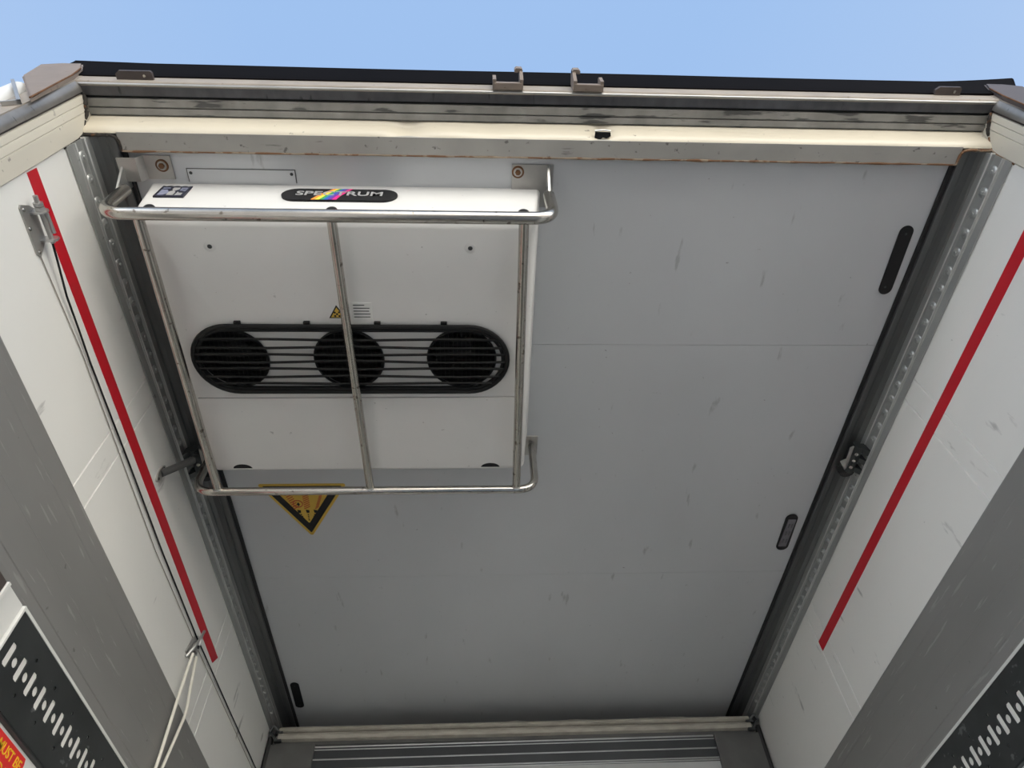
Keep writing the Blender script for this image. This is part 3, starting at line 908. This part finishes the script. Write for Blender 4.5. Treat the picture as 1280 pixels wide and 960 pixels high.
mount(-.107, .010, .612, .735, (-.090, .633), 1.884)
mount(-1.165, -1.120, 1.600, 1.690, None, 1.866)
mount(-.030, .016, 1.600, 1.690, None, 1.884)
for s, x0 in ((-1, -1.156), (1, -.006)):
    bm = B()
    prism(bm, [(.612, 1.884), (.690, 1.884), (.690, 1.79), (.672, 1.79)], 'x', x0 - .003, x0 + .003)
    link('gusset', bm, M['alu'], gf)

# ------------------------------------------------------------------ small things on the ceiling
bm = B(); box(bm, -.998, -.708, .640, .676, ZC - .0025, ZC + .001)
cp = link('access_plate', bm, M['ceiling'], loc=(-.85, .66, ZC)); tag(cp, 'thin flat screwed plate on the ceiling just in front of the cooling unit', 'plate')
bm = B(); box(bm, -1.0005, -.7055, .6382, .6405, ZC - .0018, ZC + .001); box(bm, -1.0005, -.9978, .6382, .676, ZC - .0018, ZC + .001); box(bm, -.7082, -.7055, .6382, .676, ZC - .0018, ZC + .001)
link('edge_gap', bm, M['stile'], cp)
for x0 in (-.990, -.717):
    bm = B(); dome(bm, (x0, .6505, ZC - .002), (0, 0, -1), .0048, .0025, 12, 3); link('screw', bm, M['track'], cp)

def oval_plate(pts_a, pts_b, w, z, bm):
    """Round-ended plate between two centre points."""
    a, b = Vector((*pts_a, 0)), Vector((*pts_b, 0))
    d = (b - a).normalized(); n = Vector((-d.y, d.x, 0))
    r = w / 2
    out = []
    for c, sg_, in ((b, 1), (a, -1)):
        for k in range(13):
            t = -math.pi / 2 + math.pi * k / 12
            v = c + (d * math.cos(t) * sg_ + n * math.sin(t) * sg_) * r
            out.append((v.x, v.y))
    prism(bm, out, 'z', z, ZC + .001)
for a, b, lab in (((1.094, .800), (1.098, .990), 'black oval recess plate on the ceiling near the rear right corner'),
                  ((-1.108, 3.205), (-1.110, 3.390), 'black oval recess plate at the far left of the ceiling')):
    bm = B(); oval_plate(a, b, .042, ZC - .004, bm)
    o = link('oval_plate', bm, M['black'], loc=((a[0] + b[0]) / 2, (a[1] + b[1]) / 2, ZC)); tag(o, lab, 'recess plate', 'black oval plates on the ceiling')
    for y in (a[1] + .005, b[1] - .005):
        bm = B(); dome(bm, (a[0], y, ZC - .0038), (0, 0, -1), .0042, .002, 10, 3); link('screw', bm, M['track'], o)
cl = thing('ceiling_lamp', 'slim oval grey lamp with dark rim on the right side of the ceiling', 'lamp', (1.086, 2.13, ZC))
bm = B(); oval_plate((1.084, 2.050), (1.089, 2.215), .050, ZC - .005, bm); link('lamp_rim', bm, M['black'], cl)
bm = B(); box(bm, 1.070, 1.102, 2.052, 2.214, ZC - .008, ZC - .004, .001); ln = link('lamp_lens', bm, M['lens'], cl)
for k in range(3):
    for x0 in (1.076, 1.090):
        bm = B(); box(bm, x0, x0 + .007, 2.075 + k * .046, 2.097 + k * .046, ZC - .0095, ZC - .0075); link('diode', bm, M['led'], ln)

# yellow fan warning triangle on the ceiling
def tri(cx, cy, rad, rnd, z0, z1, bm):
    pts = []
    for a0 in (90, 210, 330):
        a = math.radians(a0)
        c = Vector((cx + (rad - 2 * rnd) * math.cos(a), cy + (rad - 2 * rnd) * math.sin(a)))
        for k in range(-4, 5):
            t = a + math.radians(60) * k / 4
            pts.append((c.x + rnd * math.cos(t), c.y + rnd * math.sin(t)))
    prism(bm, pts, 'z', z0, z1)
TX, TY = -.868, 1.931
sgn = thing('warning_sign', 'yellow and black warning triangle pointing away on the ceiling behind the cooling unit', 'warning sign', (TX, TY, ZC))
bm = B(); tri(TX, TY, .194, .008, ZC - .0012, ZC + .001, bm); link('yellow_backing', bm, M['warn'], sgn)
bm = B(); tri(TX, TY, .172, .003, ZC - .0020, ZC - .001, bm); link('black_border', bm, M['black'], sgn)
bm = B(); tri(TX, TY, .116, .003, ZC - .0028, ZC - .0018, bm); link('yellow_field', bm, M['warn'], sgn)
# hatched rays fanning from the tip, dark dots below them and a ring round a hand
def ray_x(a, y): return TX + a * (2.078 - y) / .138
bm = B()
for ax_, w_ in ((-.042, .011), (.004, .012), (.046, .008)):
    y = 1.880
    while y < 1.960:
        q = [(ray_x(ax_, y) - w_, y + .010), (ray_x(ax_, y) + w_, y - .004), (ray_x(ax_, y) + w_, y + .001), (ray_x(ax_, y) - w_, y + .015)]
        prism(bm, q, 'z', ZC - .0034, ZC - .0027)
        y += .0105
link('red_ray', bm, M['warnred'], sgn)
bm = B()
ring(bm, [(TX - .029 + .018 * math.cos(2 * math.pi * k / 20), 1.938 + .018 * math.sin(2 * math.pi * k / 20), ZC - .0036) for k in range(20)], .0018, 6)
link('red_circle', bm, M['warnred'], sgn)
bm = B()
for ax_ in (-.042, .004, .046):
    for yy, r in ((1.980, .0070), (1.998, .0025), (2.008, .0028), (2.018, .0024), (2.028, .0030)):
        cx = ray_x(ax_, yy)
        prism(bm, [(cx - r, yy - r * 1.2), (cx + r, yy - r * .8), (cx + r * .8, yy + r * 1.1), (cx - r * .7, yy + r * 1.3)], 'z', ZC - .0034, ZC - .0027)
prism(bm, [(TX - .034, 1.940), (TX - .026, 1.930), (TX - .022, 1.944), (TX - .028, 1.950)], 'z', ZC - .0038, ZC - .0027)
link('black_mark', bm, M['black'], sgn)

# ------------------------------------------------------------------ fittings on the left wall
sp = thing('stay_rod', 'short dark tube with oval flange from the left wall to the ceiling rail', 'stay rod', (-1.24, 1.572, 1.67))
bm = B()
fl = [(1.572 + .016 * math.cos(a), 1.671 + .036 * math.sin(a)) for a in [2 * math.pi * k / 24 for k in range(24)]]
prism(bm, fl, 'x', -1.2405, -1.234); fo = link('wall_flange', bm, M['plate'], sp)
for dz in (.024, -.024):
    bm = B(); dome(bm, (-1.2342, 1.572, 1.671 + dz), (1, 0, 0), .0055, .003, 12, 3); link('screw', bm, M['track'], fo)
bm = B(); tube(bm, [(-1.236, 1.572, 1.671), (-1.168, 1.605, 1.777)], .0125, 14); link('tube', bm, M['stile'], sp, smooth=True)
bm = B(); tube(bm, [(-1.172, 1.603, 1.771), (-1.164, 1.607, 1.783)], .016, 14); link('end_collar', bm, M['track'], sp, smooth=True)

tb = thing('cable_tensioner', 'galvanised wall bracket with threaded rod and three screws on the left wall', 'bracket', (-1.24, .667, 1.54))
bm = B()
prism(bm, [(.606, 1.528), (.612, 1.522), (.722, 1.517), (.735, 1.526), (.722, 1.546), (.706, 1.568), (.634, 1.574), (.618, 1.556)], 'x', -1.2405, -1.2365)
pl = link('back_plate', bm, M['plate'], tb)
for y, z in ((.620, 1.533), (.664, 1.528), (.722, 1.528)):
    bm = B(); dome(bm, (-1.2368, y, z), (1, 0, 0), .0052, .003, 12, 3); link('screw', bm, M['steel'], pl)
for y in (.634, .703):
    bm = B()
    prism(bm, [(-1.238, 1.545), (-1.208, 1.548), (-1.202, 1.556), (-1.204, 1.570), (-1.212, 1.576), (-1.238, 1.572)], 'y', y - .0025, y + .0025)
    link('ear', bm, M['alu'], tb)
bm = B(); tube(bm, [(-1.217, .596, 1.560), (-1.217, .712, 1.559)], .0055, 12); link('threaded_rod', bm, M['plate'], tb, smooth=True)
bm = B(); tube(bm, [(-1.210, .640, 1.5665), (-1.210, .690, 1.5665)], .0042, 10); link('spring_sleeve', bm, M['alu'], tb, smooth=True)
for y in (.616, .6265):
    bm = B(); disc(bm, (-1.217, y - .004, 1.560), (0, 1, 0), .0115, .008, 6); link('nut', bm, M['alu'], tb)

bm = B()
tube(bm, [(-1.217, .700, 1.558), (-1.222, .76, 1.556), (-1.228, .85, 1.548), (-1.232, .95, 1.549), (-1.234, 1.05, 1.545), (-1.234, 1.40, 1.537), (-1.234, 1.79, 1.524), (-1.233, 2.25, 1.520), (-1.233, 2.8, 1.536), (-1.233, 3.36, 1.556)], .0026, 8)
o = link('black_cable', bm, M['black'], smooth=True, loc=(-1.234, .70, 1.556)); tag(o, 'thin black cable running along the left wall from the tensioner bracket', 'cable')
bm = B()
tube(bm, [(-1.2375, .715, 1.527), (-1.2375, 1.01, 1.534), (-1.2375, 1.756, 1.500), (-1.2375, 2.30, 1.506), (-1.2375, 3.30, 1.538)], .0013, 6)
o = link('grey_cord', bm, M['cordgrey'], smooth=True, loc=(-1.238, .715, 1.527)); tag(o, 'thin brownish grey cord on the left wall just below the black cable', 'cord')

pc = thing('rope_clip', 'small steel pulley clip holding the white rope on the left wall', 'clip', (-1.235, 2.246, 1.48))
bm = B(); prism(bm, [(2.215, 1.440), (2.285, 1.445), (2.292, 1.500), (2.262, 1.535), (2.230, 1.510)], 'x', -1.2405, -1.2345); link('clip_plate', bm, M['plate'], pc)
bm = B(); tube(bm, fillet([(-1.232, 2.222, 1.425), (-1.212, 2.222, 1.47), (-1.205, 2.232, 1.535), (-1.222, 2.262, 1.545), (-1.230, 2.285, 1.500), (-1.220, 2.262, 1.452)], .015, 4), .0055, 8); link('hook', bm, M['alu'], pc, smooth=True)
bm = B(); disc(bm, (-1.234, 2.258, 1.485), (1, 0, 0), .017, .014, 18); link('pulley', bm, M['plate'], pc)
bm = B(); disc(bm, (-1.222, 2.258, 1.485), (1, 0, 0), .006, .006, 10); link('axle', bm, M['track'], pc)
bm = B()
tube(bm, fillet([(-1.214, 2.226, 1.440), (-1.214, 2.236, 1.30), (-1.214, 2.262, 1.09), (-1.214, 2.285, .60), (-1.214, 2.30, .30), (-1.214, 2.33, .28), (-1.214, 2.35, .34), (-1.214, 2.325, .75), (-1.214, 2.306, 1.07), (-1.214, 2.342, 1.285), (-1.214, 2.296, 1.372), (-1.214, 2.262, 1.450)], .03, 4), .0052, 10)
o = link('white_rope', bm, M['rope'], smooth=True, loc=(-1.222, 2.25, 1.45)); tag(o, 'white rope hanging in two strands from the clip on the left wall', 'rope')

# ------------------------------------------------------------------ partition wall hanging across the trailer
PY = 3.42
pt = thing('partition_wall', 'dark ribbed partition across the far end with two cream seals along its top', 'partition', (0, PY, ZF))
def seal_strip(z0, z1, y0, wav):
    bm = B()
    rows = []
    for i in range(161):
        xx = -1.185 + 2.37 * i / 160
        wv = 0
        if wav and xx > -.1:
            wv = .011 * max(0, math.sin((xx + .1) * (17 if xx < .62 else 9) + 1.2 * math.sin(xx * 4))) ** 2 * (1 if xx < .85 else .2)
        wv += .002 * noise.noise((xx * 6, z0, 0))
        sec_ = [(y0, z0), (y0 - .018, z0 + .004), (y0 - .026, (z0 + z1) / 2), (y0 - .02 + wv, z1 - .004 + wv * .9), (y0, z1 + wv), (y0 + .03, z1 + wv), (y0 + .03, z0)]
        rows.append([bm.verts.new((xx, a, b)) for a, b in sec_])
    for a, b in zip(rows, rows[1:]):
        for j in range(7): bm.faces.new((a[j], a[(j + 1) % 7], b[(j + 1) % 7], b[j]))
    bm.faces.new(rows[0]); bm.faces.new(rows[-1][::-1])
    link('top_seal', bm, M['seal'], pt, smooth=True)
seal_strip(1.757, 1.785, PY, True)
seal_strip(1.717, 1.752, PY - .004, False)
bm = B(); box(bm, -1.20, 1.20, PY, PY + .07, 1.700, 1.775); link('top_rail', bm, M['stile'], pt)
for x0, x1 in ((-1.215, -1.000), (.985, 1.215)):
    bm = B(); box(bm, x0, x1, PY - .012, PY + .07, ZF + .02, 1.702, .003); link('frame_stile', bm, M['stile'], pt)
for s in (-1, 1):
    bm = B(); tube(bm, [(s * 1.224, PY, ZF + .02), (s * 1.224, PY, 1.74)], .014, 10); link('side_seal', bm, M['rubber'], pt, smooth=True)
    bm = B()
    tube(bm, fillet([(s * 1.190, PY - .02, 1.765), (s * 1.215, PY - .03, 1.785), (s * 1.232, PY - .02, 1.755), (s * 1.205, PY - .03, 1.735), (s * 1.190, PY - .02, 1.712)], .012, 4), .007, 8)
    box(bm, *sorted((s * 1.165, s * 1.20)), PY - .03, PY - .01, 1.745, 1.757)
    box(bm, *sorted((s * 1.165, s * 1.20)), PY - .03, PY - .01, 1.708, 1.718)
    link('corner_clip', bm, M['track'], pt)
bm = B(); box(bm, -1.0, .985, PY + .004, PY + .06, 1.575, 1.702); rp = link('ribbed_panel', bm, M['ribs'], pt)
for z, w in ((1.694, .0045), (1.680, .003), (1.634, .0035), (1.588, .0035), (1.578, .0035)):
    bm = B(); tube(bm, [(-1.0, PY + .003, z - .004), (.985, PY + .003, z + .003)], w, 6); link('bright_rib', bm, M['alu'], rp)
bm = B(); box(bm, -1.0, .985, PY + .006, PY + .06, ZF + .02, 1.576); link('lower_panel', bm, M['partition'], pt)

# ------------------------------------------------------------------ raise everything so that the ground lies at height zero
for o in SC.objects:
    if o.parent is None and o.name != 'sun':
        o.location.z += LIFT
